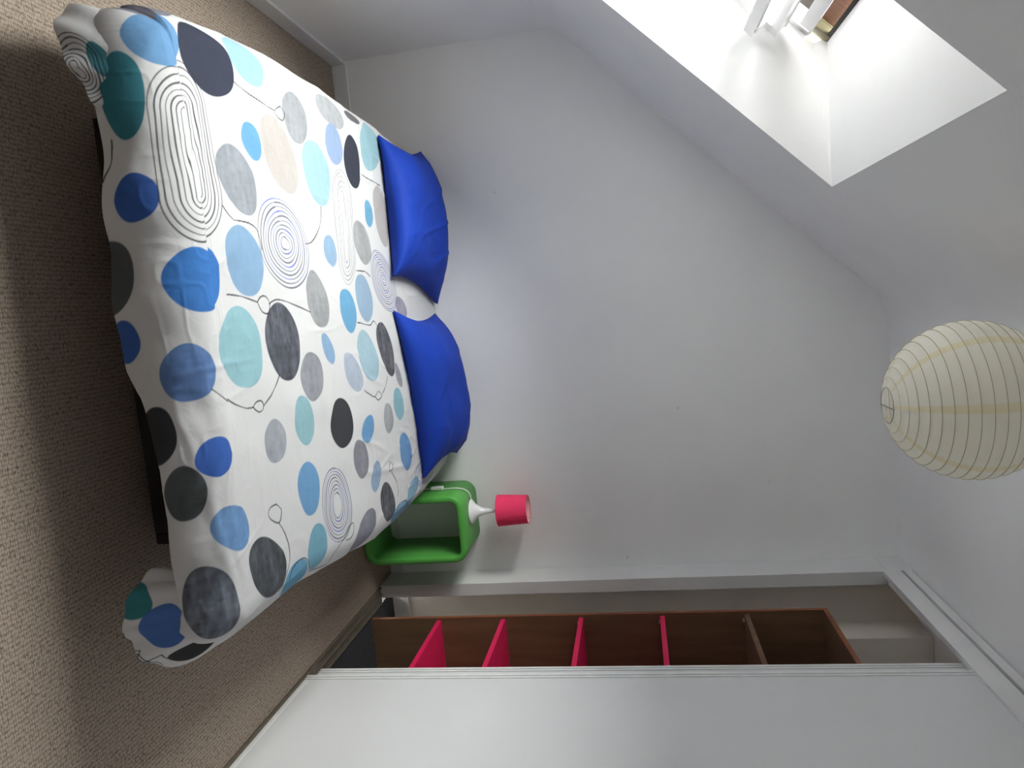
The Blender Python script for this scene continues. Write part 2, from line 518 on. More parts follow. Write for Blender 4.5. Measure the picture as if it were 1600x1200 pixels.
# ------------------------------------------------------------------ baseboards
struct(box('baseboard_left', 0.0, 0.014, REAR, 0.0, 0.0, 0.065, M['trim'], None, 0.002), 'white painted baseboard along the knee wall', 'baseboard')
struct(box('baseboard_back', 0.014, W, -0.008, 0.0, 0.0, 0.07, M['trim'], None, 0.002), 'white painted baseboard along the wall behind the bed', 'baseboard')

# ------------------------------------------------------------------ closet shell
struct(box('wall_closet', CB, CB + 0.1, REAR, 0.0, 0.0, 2.6, M['closet_wall']), 'dim rear wall inside the closet', 'wall')
struct(box('wall_closet_side', W + 0.055, CB, -0.012, 0.0, 0.0, 2.47, M['closet_wall']), 'beige side wall inside the closet beside the shelving unit', 'wall')
struct(box('wall_closet_duct', 2.80, CB, -0.18, -0.012, 0.0, 2.47, M['closet_wall'], None, 0.004), 'boxed-in duct in the corner of the closet', 'wall')
struct(box('ceiling_closet', W + 0.012, CB + 0.1, REAR - 0.1, 0.1, 2.47, 2.52, M['closet_wall']), 'dim ceiling inside the closet', 'ceiling')
struct(box('floor_closet', W + 0.082, CB, REAR, 0.0, -0.05, 0.003, M['closet_floor']), 'dark grey closet floor in front of the shelving unit', 'floor')
struct(box('baseboard_closet', W + 0.06, 2.80, -0.03, -0.012, 0.0, 0.085, M['trim'], None, 0.003), 'short white baseboard inside the closet', 'baseboard')
struct(box('trim_1', W, W + 0.06, -0.174, 0.0, 0.0, HEAD + 0.02, M['trim'], None, 0.002), 'white upright closet post beside the gable wall', 'trim')
hd = empty('trim_2', (W + 0.02, -2.0, HEAD))
struct(hd, 'white closet header of two boards with a dark gap under the ceiling', 'trim')
box('board', W - 0.001, W + 0.024, -0.174, 0.0, HEAD + 0.02, H, M['trim'], hd)
box('board', W - 0.002, W + 0.02, REAR, -0.174, HEAD, 2.350, M['trim'], hd, 0.001)
box('board', W - 0.002, W + 0.02, REAR, -0.174, 2.362, H - 0.006, M['trim'], hd, 0.001)
box('backing', W + 0.0195, W + 0.024, REAR, -0.174, 2.34, 2.3995, M['trim'], hd)
box('lintel', W + 0.024, W + 0.060, REAR, 0.0, HEAD + 0.02, 2.47, M['closet_wall'], hd)
tr = empty('trim_3', (W + 0.04, -1.2, 0.0))
struct(tr, 'narrow double floor track of the sliding closet doors', 'trim')
box('track_base', W + 0.003, W + 0.082, -2.32, -0.174, -0.02, 0.004, M['track'], tr)
for x in (W + 0.005, W + 0.038, W + 0.074):
    box('track_rib', x, x + 0.006, -2.32, -0.176, 0.003, 0.012, M['track'], tr, 0.001, 1)

def sliding_door(name, x0, y1, y0, label):
    d = empty(name, (x0 + 0.011, (y0 + y1) / 2, 0.012))
    struct(d, label, 'door')
    box('panel', x0 + 0.001, x0 + 0.02, y0, y1 - 0.028, 0.022, 2.31, M['door'], d)
    box('edge_profile', x0 - 0.003, x0 + 0.024, y1 - 0.012, y1, 0.012, 2.31, M['door_edge'], d, 0.002)
    box('edge_lip', x0 - 0.002, x0 + 0.022, y1 - 0.0265, y1 - 0.017, 0.012, 2.31, M['door_edge'], d, 0.0015)
    box('edge_core', x0 + 0.004, x0 + 0.021, y1 - 0.030, y1 - 0.005, 0.012, 2.31, M['door_edge'], d)
    box('bottom_rail', x0 - 0.0005, x0 + 0.021, y0, y1 - 0.0285, 0.012, 0.030, M['door_edge'], d, 0.002)
    return d
sliding_door('door_1', W + 0.010, -0.992, -2.32, 'white sliding closet door in front, drawn halfway across the shelving unit')
sliding_door('door_2', W + 0.044, -0.882, -2.20, 'white sliding closet door almost hidden behind the front one')

# ================================================================== DUVET SURFACE
#DUVET_BEGIN
TOPZ = 0.362                     # top of the bed
DS0, DS1 = 0.55, 1.87            # cloth coordinate across the bed: edges of the flat top
DT0 = 1.86                       # cloth coordinate along the bed: flat top from the wall to here
RB = 0.10                        # bend radius at the edges
ARC = RB * math.pi / 2
_yl = np.array([-2.1, -1.94, -1.785, -1.57, -1.34, -1.0, -0.68, -0.33, 0.0])
_xl = np.array([0.550, 0.510, 0.472, 0.440, 0.418, 0.412, 0.420, 0.428, 0.445])
_yr = np.array([-2.1, -1.9, -1.74, -1.56, -1.36, -0.94, -0.65, -0.27, 0.0])
_xr = np.array([1.945, 1.948, 1.95, 1.954, 1.975, 2.03, 2.03, 2.01, 1.985])
_hx = np.array([0.4, 0.70, 0.80, 0.86, 0.95, 1.05, 1.18, 1.30, 1.36, 1.44, 1.52, 1.62, 1.74, 2.0])
_hz = np.array([0.238, 0.238, 0.236, 0.230, 0.220, 0.214, 0.208, 0.212, 0.233, 0.250, 0.260, 0.256, 0.256, 0.256])

def sstep(x, a, b):
    k = np.clip((x - a) / (b - a), 0, 1)
    return k * k * (3 - 2 * k)

def vnoise(x, y, seed=0):
    """smooth value noise, about -1..1"""
    xi, yi = np.floor(x).astype(np.int64), np.floor(y).astype(np.int64)
    fx, fy = x - xi, y - yi
    fx = fx * fx * fx * (fx * (fx * 6 - 15) + 10); fy = fy * fy * fy * (fy * (fy * 6 - 15) + 10)
    def h(a, b):
        n = (a * 374761393 + b * 668265263 + seed * 1442695041) & 0x7fffffff
        n = ((n ^ (n >> 13)) * 1274126177) & 0x7fffffff
        return ((n ^ (n >> 16)) & 0xffff) / 32767.5 - 1
    return (h(xi, yi) * (1 - fx) + h(xi + 1, yi) * fx) * (1 - fy) + (h(xi, yi + 1) * (1 - fx) + h(xi + 1, yi + 1) * fx) * fy

def seg_dist(s, t, line):
    """distance from points to a polyline, and the position 0..1 along it"""
    best = np.full(s.shape, 9.0); pos = np.zeros(s.shape)
    L = np.array(line, float)
    seg = np.hypot(*(L[1:] - L[:-1]).T); acc = np.concatenate([[0], np.cumsum(seg)]); tot = acc[-1]
    for k in range(len(L) - 1):
        d = L[k + 1] - L[k]
        q = np.clip(((s - L[k, 0]) * d[0] + (t - L[k, 1]) * d[1]) / (d @ d + 1e-12), 0, 1)
        dd = np.hypot(s - L[k, 0] - q * d[0], t - L[k, 1] - q * d[1])
        mk = dd < best
        best = np.where(mk, dd, best); pos = np.where(mk, (acc[k] + q * seg[k]) / tot, pos)
    return best, pos

def duvet_drop(r):
    ph = np.minimum(r, ARC) / RB
    ex = np.maximum(r - ARC, 0)
    return RB * np.sin(ph) - 0.05 * ex, RB * (1 - np.cos(ph)) + ex

def duvet_points(s, t):
    """cloth coordinates -> world points (before wrinkles)"""
    a = np.maximum(np.maximum(s - DS1, DS0 - s), 0.0)
    sg = np.where(s > 1.2, 1.0, -1.0)
    b = np.maximum(t - DT0, 0.0)
    tc = np.minimum(t, DT0)
    Y = -tc
    xl = np.interp(Y - 0.06 * (tc > DT0 - 0.01), _yl, _xl) + RB
    xr = np.interp(Y - 0.06 * (tc > DT0 - 0.01), _yr, _xr) - RB
    f = (np.clip(s, DS0, DS1) - DS0) / (DS1 - DS0)
    X = xl + f * (xr - xl)
    r = np.hypot(a, b)
    g, h = duvet_drop(r)
    rr = np.maximum(r, 1e-9)
    X = X + sg * g * a / rr
    Y = Y - g * b / rr
    # gentle crown and hollows of the filling
    crown = 0.016 * (1 - (2 * f - 1) ** 2) * np.clip(1 - r / 0.2, 0, 1)
    Z = TOPZ - h + crown
    return np.stack([X, Y, Z], -1)

def hem_b(s):
    """cloth length of the foot flap below the edge, from the height of its hem"""
    x = np.clip((s - DS0) / (DS1 - DS0), 0, 1) * (1.85 - 0.635) + 0.635
    d = TOPZ - np.interp(x, _hx, _hz)
    return np.where(d > RB, ARC + d - RB, RB * np.arccos(np.clip(1 - d / RB, -1, 1)))

def side_a(t):
    return 0.30 - 0.13 * sstep(t, 1.45, 1.8)

def duvet_grid(ns_side, ns_mid, nt_top, nt_foot):
    """regular cloth grid: coordinates s,t of shape (ns, nt)"""
    u = np.concatenate([-1 + np.arange(ns_side) / ns_side, np.arange(ns_mid + 1) / ns_mid, 1 + (1 + np.arange(ns_side)) / ns_side])
    k = np.arange(nt_top + 1) / nt_top
    v = np.concatenate([k ** 0.8, 1 + (1 + np.arange(nt_foot)) / nt_foot])
    U, V = np.meshgrid(u, v, indexing='ij')
    t_in = np.minimum(V, 1) * DT0
    A = side_a(t_in)
    s = np.where(U < 0, DS0 + U * A, np.where(U > 1, DS1 + (U - 1) * A, DS0 + U * (DS1 - DS0)))
    t = t_in + np.maximum(V - 1, 0) * hem_b(np.clip(s, DS0, DS1))
    return s, t

# corners of the duvet that hang out below the foot flap: paths seen from above and the height of their lower edge
EAR_L, EAR_H = 0.75, 0.17        # cloth size of a hanging corner
EARS = {
    'left': dict(path=[(0.435, -1.50), (0.458, -1.66), (0.502, -1.82), (0.548, -1.920), (0.610, -1.965), (0.680, -1.962), (0.745, -1.945), (0.765, -1.90)],
                 zb=[0.20, 0.195, 0.185, 0.180, 0.197, 0.225, 0.248, 0.262], out=[0.0, 0.01, 0.02, 0.03, 0.02, 0.01, 0.0, 0.0]),
    'right': dict(path=[(1.957, -1.45), (1.960, -1.62), (1.964, -1.80), (1.950, -1.895), (1.890, -1.95), (1.825, -1.965), (1.765, -1.955), (1.745, -1.92)],
                  zb=[0.20, 0.19, 0.165, 0.148, 0.140, 0.138, 0.165, 0.20], out=[0.0, 0.012, 0.03, 0.035, 0.03, 0.02, 0.0, 0.0]),
}
def ear_points(side, q, v):
    """q 0..1 along the path round the corner, v 0..1 from under the flap to the lower edge"""
    e = EARS[side]
    P = np.array(e['path']); n = len(P)
    x = np.clip(q, 0, 1) * (n - 1)
    def cub(arr):
        i = np.clip(np.floor(x).astype(int), 0, n - 2); f = x - i
        p0, p1, p2, p3 = arr[np.maximum(i - 1, 0)], arr[i], arr[i + 1], arr[np.minimum(i + 2, n - 1)]
        return 0.5 * (2 * p1 + (p2 - p0) * f + (2 * p0 - 5 * p1 + 4 * p2 - p3) * f ** 2 + (3 * p1 - p0 - 3 * p2 + p3) * f ** 3)
    px, py, zb, ou = cub(P[:, 0]), cub(P[:, 1]), cub(np.array(e['zb'])), cub(np.array(e['out']))
    h = 1e-3
    x0 = x; x = np.clip(x0 + h, 0, n - 1); ax, ay = cub(P[:, 0]), cub(P[:, 1])
    x = np.clip(x0 - h, 0, n - 1); bx, by = cub(P[:, 0]), cub(P[:, 1])
    tx, ty = ax - bx, ay - by
    L = np.hypot(tx, ty) + 1e-12
    sg = 1.0 if side == 'left' else -1.0
    nx, ny = sg * ty / L, -sg * tx / L                 # outward
    if side == 'left': nx, ny = ty / L, -tx / L
    else: nx, ny = -ty / L, tx / L
    ztop = 0.325
    Z = ztop + (zb - ztop) * np.minimum(v, 1.0)
    bul = -0.045 + ou * np.sin(np.minimum(v, 1.0) * 2.0) + 0.055 * np.minimum(v, 1.0) ** 0.7
    # rolled lower edge
    w = np.maximum(v - 1, 0) / 0.25
    bul = bul - 0.045 * w
    Z = Z - 0.008 * np.sin(w * math.pi) + 0.012 * w
    fold = 0.006 * np.sin(q * 46 + v * 3) * np.clip(v, 0, 1) * np.clip(1.4 - w, 0, 1)
    return np.stack([px + nx * (bul + fold), py + ny * (bul + fold), Z], -1)
#DUVET_END
# the print, in cloth coordinates: piece, centre, two half axes, colour, mottling
PRINT_ELLIPSES = [
    ('M',0.4127,1.8339,0.033,-0.0801,0.0484,0.0657,(150,150,168),1),
    ('M',0.5272,1.8936,0.0394,-0.0507,0.0515,0.0544,(120,175,228),0),
    ('M',0.5657,1.7199,0.0762,-0.0698,0.0424,0.089,(44,52,76),0),
    ('M',0.5312,1.5285,0.0506,-0.0657,0.036,0.0677,(176,222,240),0),
    ('M',0.6356,1.2769,0.0702,-0.0154,0.0246,0.078,(182,186,192),1),
    ('M',0.5516,0.9938,0.0358,-0.0839,0.0321,0.0686,(194,197,202),1),
    ('M',0.5161,0.7815,0.0077,-0.0639,0.0188,0.0372,(116,116,122),0),
    ('M',0.6582,1.0047,0.0619,-0.0062,0.0193,0.0726,(166,190,230),0),
    ('M',0.6828,0.856,0.0866,0.0044,0.0184,0.0784,(48,54,72),0),
    ('M',0.5884,0.6457,0.0873,-0.0011,0.0297,0.1072,(174,217,230),0),
    ('M',0.7616,1.4188,0.103,-0.0387,0.0236,0.0914,(216,209,205),0),
    ('M',0.7752,1.1765,0.0947,-0.0138,0.0232,0.0956,(182,222,234),0),
    ('M',0.7457,1.5694,0.0502,-0.0116,0.0106,0.0446,(116,182,234),0),
    ('M',0.8503,1.675,0.0843,-0.0379,0.019,0.0801,(172,178,188),1),
    ('M',0.8871,1.9883,0.0545,0.0074,-0.0036,0.0422,(58,112,205),0),
    ('M',1.0586,2.0775,0.0868,0.0139,-0.0074,0.061,(98,104,108),0),
    ('M',1.0773,1.8879,0.0747,-0.0009,0.0017,0.0771,(56,134,222),0),
    ('M',1.0524,1.697,0.0895,-0.018,0.008,0.0834,(154,194,232),0),
    ('M',1.2061,2.0576,0.0497,0.0062,-0.0022,0.0313,(62,112,205),0),
    ('M',1.2911,1.9367,0.0684,0.0056,-0.0053,0.0586,(112,152,216),1),
    ('M',1.264,1.7576,0.0997,0.0007,-0.0078,0.0981,(168,217,230),0),
    ('M',1.2723,1.5532,0.1073,0.0028,-0.0019,0.0862,(84,88,102),2),
    ('M',1.1598,1.3088,0.0838,-0.0189,0.0092,0.0721,(180,183,187),1),
    ('M',1.0039,1.1636,0.0486,-0.0054,0.0072,0.046,(164,198,230),0),
    ('M',0.9516,0.8718,0.0711,-0.022,0.0124,0.0771,(186,188,191),1),
    ('M',0.8418,0.7644,0.0461,-0.0003,0.0076,0.0454,(122,190,230),0),
    ('M',0.8316,0.6209,0.1078,-0.0115,0.0126,0.0775,(206,201,201),0),
    ('M',1.1827,1.0788,0.0679,-0.0131,0.007,0.0689,(120,188,232),0),
    ('M',1.1371,0.9161,0.0778,-0.0094,0.0062,0.0784,(170,199,228),0),
    ('M',1.1706,0.523,0.0413,-0.03,0.0046,0.0652,(178,173,192),1),
    ('M',1.3034,1.2744,0.0459,-0.0196,0.0042,0.0393,(156,194,232),0),
    ('M',1.329,0.9528,0.0866,-0.0248,0.0041,0.0856,(184,218,234),0),
    ('M',1.3148,0.7612,0.0961,-0.0284,0.0006,0.0777,(96,96,108),2),
    ('M',1.379,1.0987,0.0618,-0.0312,0.0052,0.0646,(200,212,232),0),
    ('M',1.3784,1.4118,0.0693,0.0077,-0.0034,0.0746,(168,171,180),1),
    ('M',1.497,1.4945,0.0694,0.0025,-0.0047,0.0598,(166,213,225),0),
    ('M',1.419,0.6495,0.0491,-0.0236,-0.0011,0.0306,(176,178,186),1),
    ('M',1.5315,1.2291,0.0751,0.0141,-0.0062,0.0911,(58,60,66),0),
    ('M',1.5665,1.0202,0.0457,0.0242,-0.0055,0.0492,(122,180,232),0),
    ('M',1.5206,0.6858,0.0619,-0.0006,-0.0059,0.0568,(160,209,226),0),
    ('M',1.5555,0.8094,0.0539,-0.0023,-0.0057,0.0487,(190,193,200),1),
    ('M',1.5243,1.6556,0.0574,0.0076,-0.0103,0.0508,(186,190,202),1),
    ('M',1.7084,0.6428,0.0726,-0.0011,-0.0141,0.0714,(126,176,232),0),
    ('M',1.6569,1.0984,0.0631,-0.0045,-0.0044,0.0637,(158,158,170),1),
    ('M',1.7295,0.9789,0.0497,0.0278,-0.007,0.0422,(170,196,228),0),
    ('M',1.43,2.0183,0.0679,0.008,-0.0036,0.0403,(54,56,62),0),
    ('M',1.4974,1.9058,0.0431,0.0221,-0.0237,0.0375,(62,116,216),0),
    ('M',1.5719,1.9771,0.067,0.0051,-0.0046,0.0419,(96,102,106),1),
    ('M',1.6817,1.8777,0.0589,-0.0001,-0.0159,0.0578,(126,172,228),1),
    ('M',1.6878,1.5049,0.0772,0.01,-0.0112,0.0637,(126,182,234),0),
    ('M',1.8664,1.4757,0.0641,0.0233,-0.0209,0.0627,(138,198,224),0),
    ('M',1.83,1.755,0.0792,0.007,-0.032,0.0859,(74,79,88),2),
    ('M',1.9261,1.6024,0.047,0.0403,-0.0376,0.0611,(122,188,226),0),
    ('M',1.8497,1.9532,0.0947,0.0024,-0.0157,0.0631,(122,130,146),2),
    ('M',1.901,1.1077,0.0692,0.0817,-0.0261,0.0648,(160,162,176),1),
    ('M',1.8421,0.8784,0.0727,-0.006,-0.0192,0.0765,(84,86,94),2),
    ('M',1.9225,0.7119,0.0199,0.0945,-0.0383,0.0801,(142,192,226),0),
    ('M',1.8724,0.5727,0.035,0.054,-0.0212,0.0523,(158,202,230),0),
    ('M',0.6637,1.9837,0.0967,0.0056,0.0028,0.0422,(60,150,168),0),
    ('R',0.5865,0.1672,-0.0663,-0.0362,-0.0172,0.0369,(60,150,160),0),
    ('R',0.4828,0.0938,-0.0616,-0.0263,-0.0465,0.0344,(84,128,206),0),
    ('L',0.4767,0.0854,0.0509,-0.007,0.0136,0.024,(70,150,165),0),
    ('R',0.3545,0.0754,-0.0041,-0.0525,-0.0328,0.0108,(44,46,48),0),
]
# drawn rings: piece, centre, two half axes, rings, innermost ring, colour
PRINT_RINGS = [
    ('M',0.7869,1.8544,0.1993,0.0006,0.0067,0.0912,6,0.13,(35,36,40)),
    ('M',1.008,1.4765,0.1163,-0.0357,0.0232,0.1406,9,0.16,(70,72,96)),
    ('M',0.9143,1.0138,0.1846,0.031,0.0113,0.0752,5,0.2,(130,130,136)),
    ('M',1.0724,0.6896,0.1068,-0.0456,0.0132,0.1249,12,0.08,(95,96,130)),
    ('M',1.7712,1.3228,0.1126,0.009,-0.0161,0.1058,7,0.3,(62,62,96)),
    ('M',1.8507,0.4062,0.0303,0.0961,-0.0425,0.1037,5,0.3,(90,90,140)),
    ('L',0.5029,0.1512,0.0902,0.0011,0.019,0.0731,6,0.15,(40,40,46)),
]
# drawn threads
PRINT_THREADS = [
    ('M',[(0.6,1.615),(0.607,1.597),(0.616,1.57),(0.622,1.541),(0.627,1.509),(0.632,1.477),(0.637,1.449),(0.639,1.426),(0.64,1.41)]),
    ('M',[(0.623,1.369),(0.628,1.354),(0.637,1.343),(0.649,1.349),(0.661,1.364),(0.661,1.379),(0.656,1.393),(0.65,1.404),(0.641,1.407),(0.631,1.389),(0.623,1.369)]),
    ('M',[(0.918,1.768),(0.925,1.762),(0.934,1.753),(0.943,1.743),(0.952,1.73),(0.953,1.707),(0.955,1.683),(0.958,1.658),(0.965,1.636),(0.973,1.623),(0.985,1.616),(1.006,1.611),(1.027,1.608)]),
    ('M',[(1.129,1.792),(1.133,1.764),(1.139,1.727),(1.15,1.689),(1.159,1.658)]),
    ('M',[(1.159,1.658),(1.153,1.652),(1.147,1.642),(1.145,1.629),(1.147,1.616),(1.156,1.604),(1.168,1.597),(1.18,1.6),(1.192,1.61),(1.192,1.624),(1.186,1.639),(1.172,1.651),(1.159,1.658)]),
    ('M',[(1.168,1.601),(1.163,1.586),(1.159,1.563),(1.161,1.537),(1.167,1.5),(1.182,1.432),(1.197,1.369)]),
    ('M',[(1.336,1.894),(1.345,1.883),(1.359,1.866),(1.379,1.843),(1.393,1.819),(1.405,1.794),(1.414,1.771),(1.417,1.751),(1.417,1.738)]),
    ('M',[(1.417,1.738),(1.412,1.732),(1.408,1.723),(1.406,1.712),(1.408,1.701),(1.414,1.694),(1.423,1.692),(1.431,1.696),(1.435,1.704),(1.435,1.714),(1.429,1.725),(1.423,1.733),(1.417,1.738)]),
    ('M',[(1.423,1.692),(1.414,1.675),(1.403,1.654),(1.389,1.636),(1.375,1.619),(1.364,1.608),(1.357,1.601)]),
    ('M',[(0.874,1.184),(0.894,1.191),(0.919,1.204),(0.942,1.224),(0.962,1.246),(0.98,1.274),(0.994,1.302),(1.0,1.328),(1.002,1.347)]),
    ('M',[(1.686,1.684),(1.694,1.674),(1.705,1.664),(1.713,1.664),(1.721,1.667),(1.732,1.672),(1.738,1.681),(1.73,1.698),(1.718,1.714),(1.708,1.722),(1.699,1.724),(1.692,1.72),(1.687,1.711),(1.685,1.697),(1.686,1.684)]),
    ('M',[(1.738,1.681),(1.755,1.669),(1.778,1.657),(1.804,1.649),(1.828,1.645),(1.849,1.647),(1.866,1.655),(1.882,1.669),(1.897,1.681),(1.91,1.691),(1.919,1.698)]),
    ('M',[(1.903,1.65),(1.891,1.644),(1.879,1.632),(1.873,1.613),(1.87,1.593),(1.872,1.573),(1.877,1.556),(1.888,1.542),(1.904,1.528),(1.933,1.51),(1.961,1.359),(1.929,1.355),(1.908,1.335),(1.891,1.311),(1.878,1.289),(1.868,1.271)]),
    ('M',[(1.868,1.271),(1.86,1.261),(1.851,1.247),(1.846,1.23),(1.846,1.215),(1.856,1.211),(1.869,1.214),(1.881,1.223),(1.89,1.237),(1.892,1.26),(1.889,1.283)]),
    ('M',[(0.709,0.779),(0.712,0.738),(0.715,0.684),(0.716,0.629),(0.718,0.586)]),
    ('M',[(1.707,0.826),(1.714,0.813),(1.723,0.802),(1.732,0.803),(1.738,0.812),(1.739,0.833),(1.736,0.849),(1.721,0.84),(1.707,0.826)]),
    ('M',[(1.744,0.822),(1.759,0.805),(1.778,0.785),(1.798,0.772),(1.816,0.764),(1.834,0.766),(1.846,0.771)]),
    ('M',[(1.891,0.794),(1.884,0.775),(1.878,0.748),(1.881,0.713),(1.887,0.682),(1.901,0.66),(1.918,0.636)]),
    ('M',[(1.219,1.01),(1.22,0.983),(1.222,0.946),(1.225,0.914),(1.226,0.885),(1.219,0.868),(1.212,0.854),(1.216,0.839),(1.225,0.826),(1.234,0.816),(1.242,0.812)]),
    ('M',[(1.439,1.026),(1.446,1.007),(1.453,0.983),(1.461,0.956),(1.465,0.93),(1.457,0.91),(1.45,0.893),(1.458,0.87),(1.469,0.858),(1.477,0.876),(1.48,0.901),(1.472,0.918),(1.465,0.93)]),
    ('M',[(1.463,0.849),(1.453,0.83),(1.439,0.807),(1.423,0.792),(1.41,0.782)]),
    ('M',[(0.756,2.023),(0.768,2.025),(0.783,2.029),(0.795,2.031),(0.805,2.034),(0.816,2.039),(0.825,2.045),(0.836,2.051),(0.845,2.054)]),
    ('R',[(0.488,0.175),(0.483,0.169),(0.464,0.177),(0.445,0.173),(0.417,0.185),(0.418,0.157),(0.37,0.189),(0.392,0.12),(0.357,0.127)]),
    ('R',[(0.471,0.171),(0.463,0.171),(0.452,0.168),(0.434,0.171),(0.413,0.178),(0.407,0.163),(0.387,0.158),(0.359,0.152),(0.326,0.161)]),
    ('R',[(0.426,0.171),(0.411,0.174),(0.396,0.172),(0.376,0.159),(0.341,0.166)]),
    ('R',[(0.402,0.169),(0.379,0.169),(0.359,0.167)]),
    ('M',[(1.049,0.964),(1.047,0.927),(1.047,0.884),(1.054,0.856),(1.062,0.839)]),
]
# creases of the cloth: line, height and width in mm
CREASES = [
    ([(1.392,1.858),(1.424,1.866),(1.466,1.879),(1.501,1.898),(1.536,1.915),(1.562,1.924),(1.594,1.928),(1.649,1.925),(1.708,1.92),(1.752,1.911),(1.794,1.903),(1.848,1.903),(1.891,1.904)],4.2,15),
    ([(1.296,1.979),(1.294,1.967),(1.293,1.946),(1.288,1.912),(1.284,1.863),(1.296,1.779),(1.298,1.707)],1.8,9),
    ([(0.83,2.009),(0.811,1.997),(0.784,1.983),(0.762,1.97),(0.736,1.956),(0.697,1.939),(0.664,1.924)],4.0,24),
    ([(1.315,1.948),(1.355,1.935),(1.403,1.92),(1.436,1.915),(1.459,1.913)],-3.0,20),
    ([(0.622,1.975),(0.604,1.946),(0.538,1.911),(0.462,1.825)],3.0,17),
    ([(1.31,1.981),(1.351,1.976),(1.402,1.97),(1.433,1.961),(1.465,1.953),(1.516,1.949),(1.558,1.948)],2.4,10),
    ([(1.266,1.859),(1.251,1.843),(1.216,1.827),(1.168,1.823),(1.125,1.824)],1.8,10),
    ([(1.699,1.14),(1.708,1.042),(1.722,0.901),(1.745,0.742),(1.766,0.603)],2.4,12),
    ([(1.612,1.199),(1.606,1.128),(1.607,1.031),(1.631,0.933),(1.665,0.851)],1.8,10),
    ([(1.893,0.938),(1.897,0.84),(1.9,0.71),(1.902,0.586),(1.905,0.485)],2.4,10),
    ([(1.219,1.31),(1.297,1.285),(1.39,1.266),(1.457,1.289),(1.502,1.319)],1.2,10),
    ([(1.335,1.07),(1.365,1.031),(1.399,0.973),(1.419,0.891),(1.433,0.819)],1.8,9),
    ([(1.294,0.908),(1.327,0.882),(1.365,0.831),(1.39,0.725),(1.406,0.622)],1.8,9),
]

def lin(c):
    return np.array(srgb(*c)[:3])

def paint_print(piece, s, t, scale):
    """colour of the printed cotton at cloth coordinates"""
    col = np.empty(s.shape + (3,)); col[:] = (0.53, 0.53, 0.54)
    aa = 0.0022 * scale
    for pc, cs, ct, ax, ay, bx, by, rgb, mot in PRINT_ELLIPSES:
        if pc != piece: continue
        det = ax * by - ay * bx
        ds, dt = s - cs, t - ct
        q1 = (by * ds - bx * dt) / det; q2 = (-ay * ds + ax * dt) / det
        rho = np.hypot(q1, q2)
        mk = rho < 1.15
        if not mk.any(): continue
        q1, q2, rho = q1[mk], q2[mk], rho[mk]
        an = np.arctan2(q2, q1)
        ph = cs * 37 + ct * 53
        lim = 1 + 0.025 * np.sin(2 * an + ph) + 0.022 * np.sin(3 * an + ph * 2) + 0.012 * np.sin(5 * an + ph * 3)
        size = math.sqrt(abs(det))
        al = np.clip((lim - rho) * size / aa + 0.5, 0, 1) * (0.97 if mot < 2 else 0.95)
        c = np.repeat(lin(rgb)[None] * 0.54, len(rho), 0)
        ms, mt = s[mk] / scale, t[mk] / scale
        n1 = vnoise(ms * 22 + ph, mt * 60 + ph, 3) + 0.6 * vnoise(ms * 55, mt * 130, 4)
        n2 = vnoise(ms * 120 + ph, mt * 45, 5)
        rim = np.clip((rho - 0.86) * 6, 0, 1)
        k = {0: 0.03 * n1 + 0.02 * n2, 1: 0.10 * n1 + 0.06 * n2 - 0.05 * rim, 2: 0.34 * n1 + 0.20 * n2 - 0.12 * rim}[mot]
        c = np.clip(c * (1 + k)[:, None] + (0.02 * np.maximum(n1, 0))[:, None] * (mot == 2), 0, 1)
        base = col[mk]
        col[mk] = base * (1 - al[:, None]) + c * al[:, None]
    for pc, cs, ct, ax, ay, bx, by, rings, inner, rgb in PRINT_RINGS:
        if pc != piece: continue
        det = ax * by - ay * bx
        ds, dt = s - cs, t - ct
        q1 = (by * ds - bx * dt) / det; q2 = (-ay * ds + ax * dt) / det
        L1, L2 = math.hypot(ax, ay), math.hypot(bx, by)
        core = max(L1 - L2, 0.0) / L1 * 0.9             # rings round a line, so the long ones stay long inside
        e1 = np.sign(q1) * np.maximum(np.abs(q1) - core, 0) / (1 - core)
        rho = np.hypot(e1, q2)
        flat = np.abs(q1) < core
        mk = (rho < 1.1) & (rho > inner * 0.6)
        if not mk.any(): continue
        flat = flat[mk]; q1, q2, rho, e1 = q1[mk], q2[mk], rho[mk], e1[mk]
        an = np.arctan2(q2, q1)
        ph = cs * 31 + ct * 17
        k = (rho - inner) / (1 - inner) * rings + 0.16 * np.sin(an * 2 + rho * 5 + ph) + 0.12 * np.sin(an * 3 + ph + rho * 9)
        near = np.clip(np.round(k), 0, rings)
        # gradient of rho in metres
        g1 = e1 / rho / (1 - core); g2 = q2 / rho
        gs = (g1 * by - g2 * ay) / det; gt = (-g1 * bx + g2 * ax) / det
        d = np.abs(k - near) * (1 - inner) / rings / np.hypot(gs, gt)
        wid = (0.0016 + 0.0006 * np.sin(near * 2.3 + an * 1.5)) * scale
        al = np.clip((wid - d) / (0.0018 * scale) + 0.5, 0, 1) * 0.9
        ink = np.repeat(lin(rgb)[None], len(rho), 0)
        blue = (np.sin(near * 1.9 + an) > 0.75)
        if rgb[2] > rgb[0] + 15: ink[blue] = lin((50, 70, 170))
        col[mk] = col[mk] * (1 - al[:, None]) + ink * al[:, None]
    for pc, line in PRINT_THREADS:
        if pc != piece: continue
        L = np.array(line)
        lo, hi = L.min(0) - 0.01 * scale, L.max(0) + 0.01 * scale
        mk = (s > lo[0]) & (s < hi[0]) & (t > lo[1]) & (t < hi[1])
        if not mk.any(): continue
        d, pos = seg_dist(s[mk], t[mk], line)
        wid = (0.0012 + 0.0009 * np.abs(np.sin(pos * 5 + L[0, 0] * 9))) * scale
        al = np.clip((wid - d) / (0.0014 * scale) + 0.5, 0, 1) * 0.92
        col[mk] = col[mk] * (1 - al[:, None]) + lin((34, 34, 38)) * al[:, None]
    return col

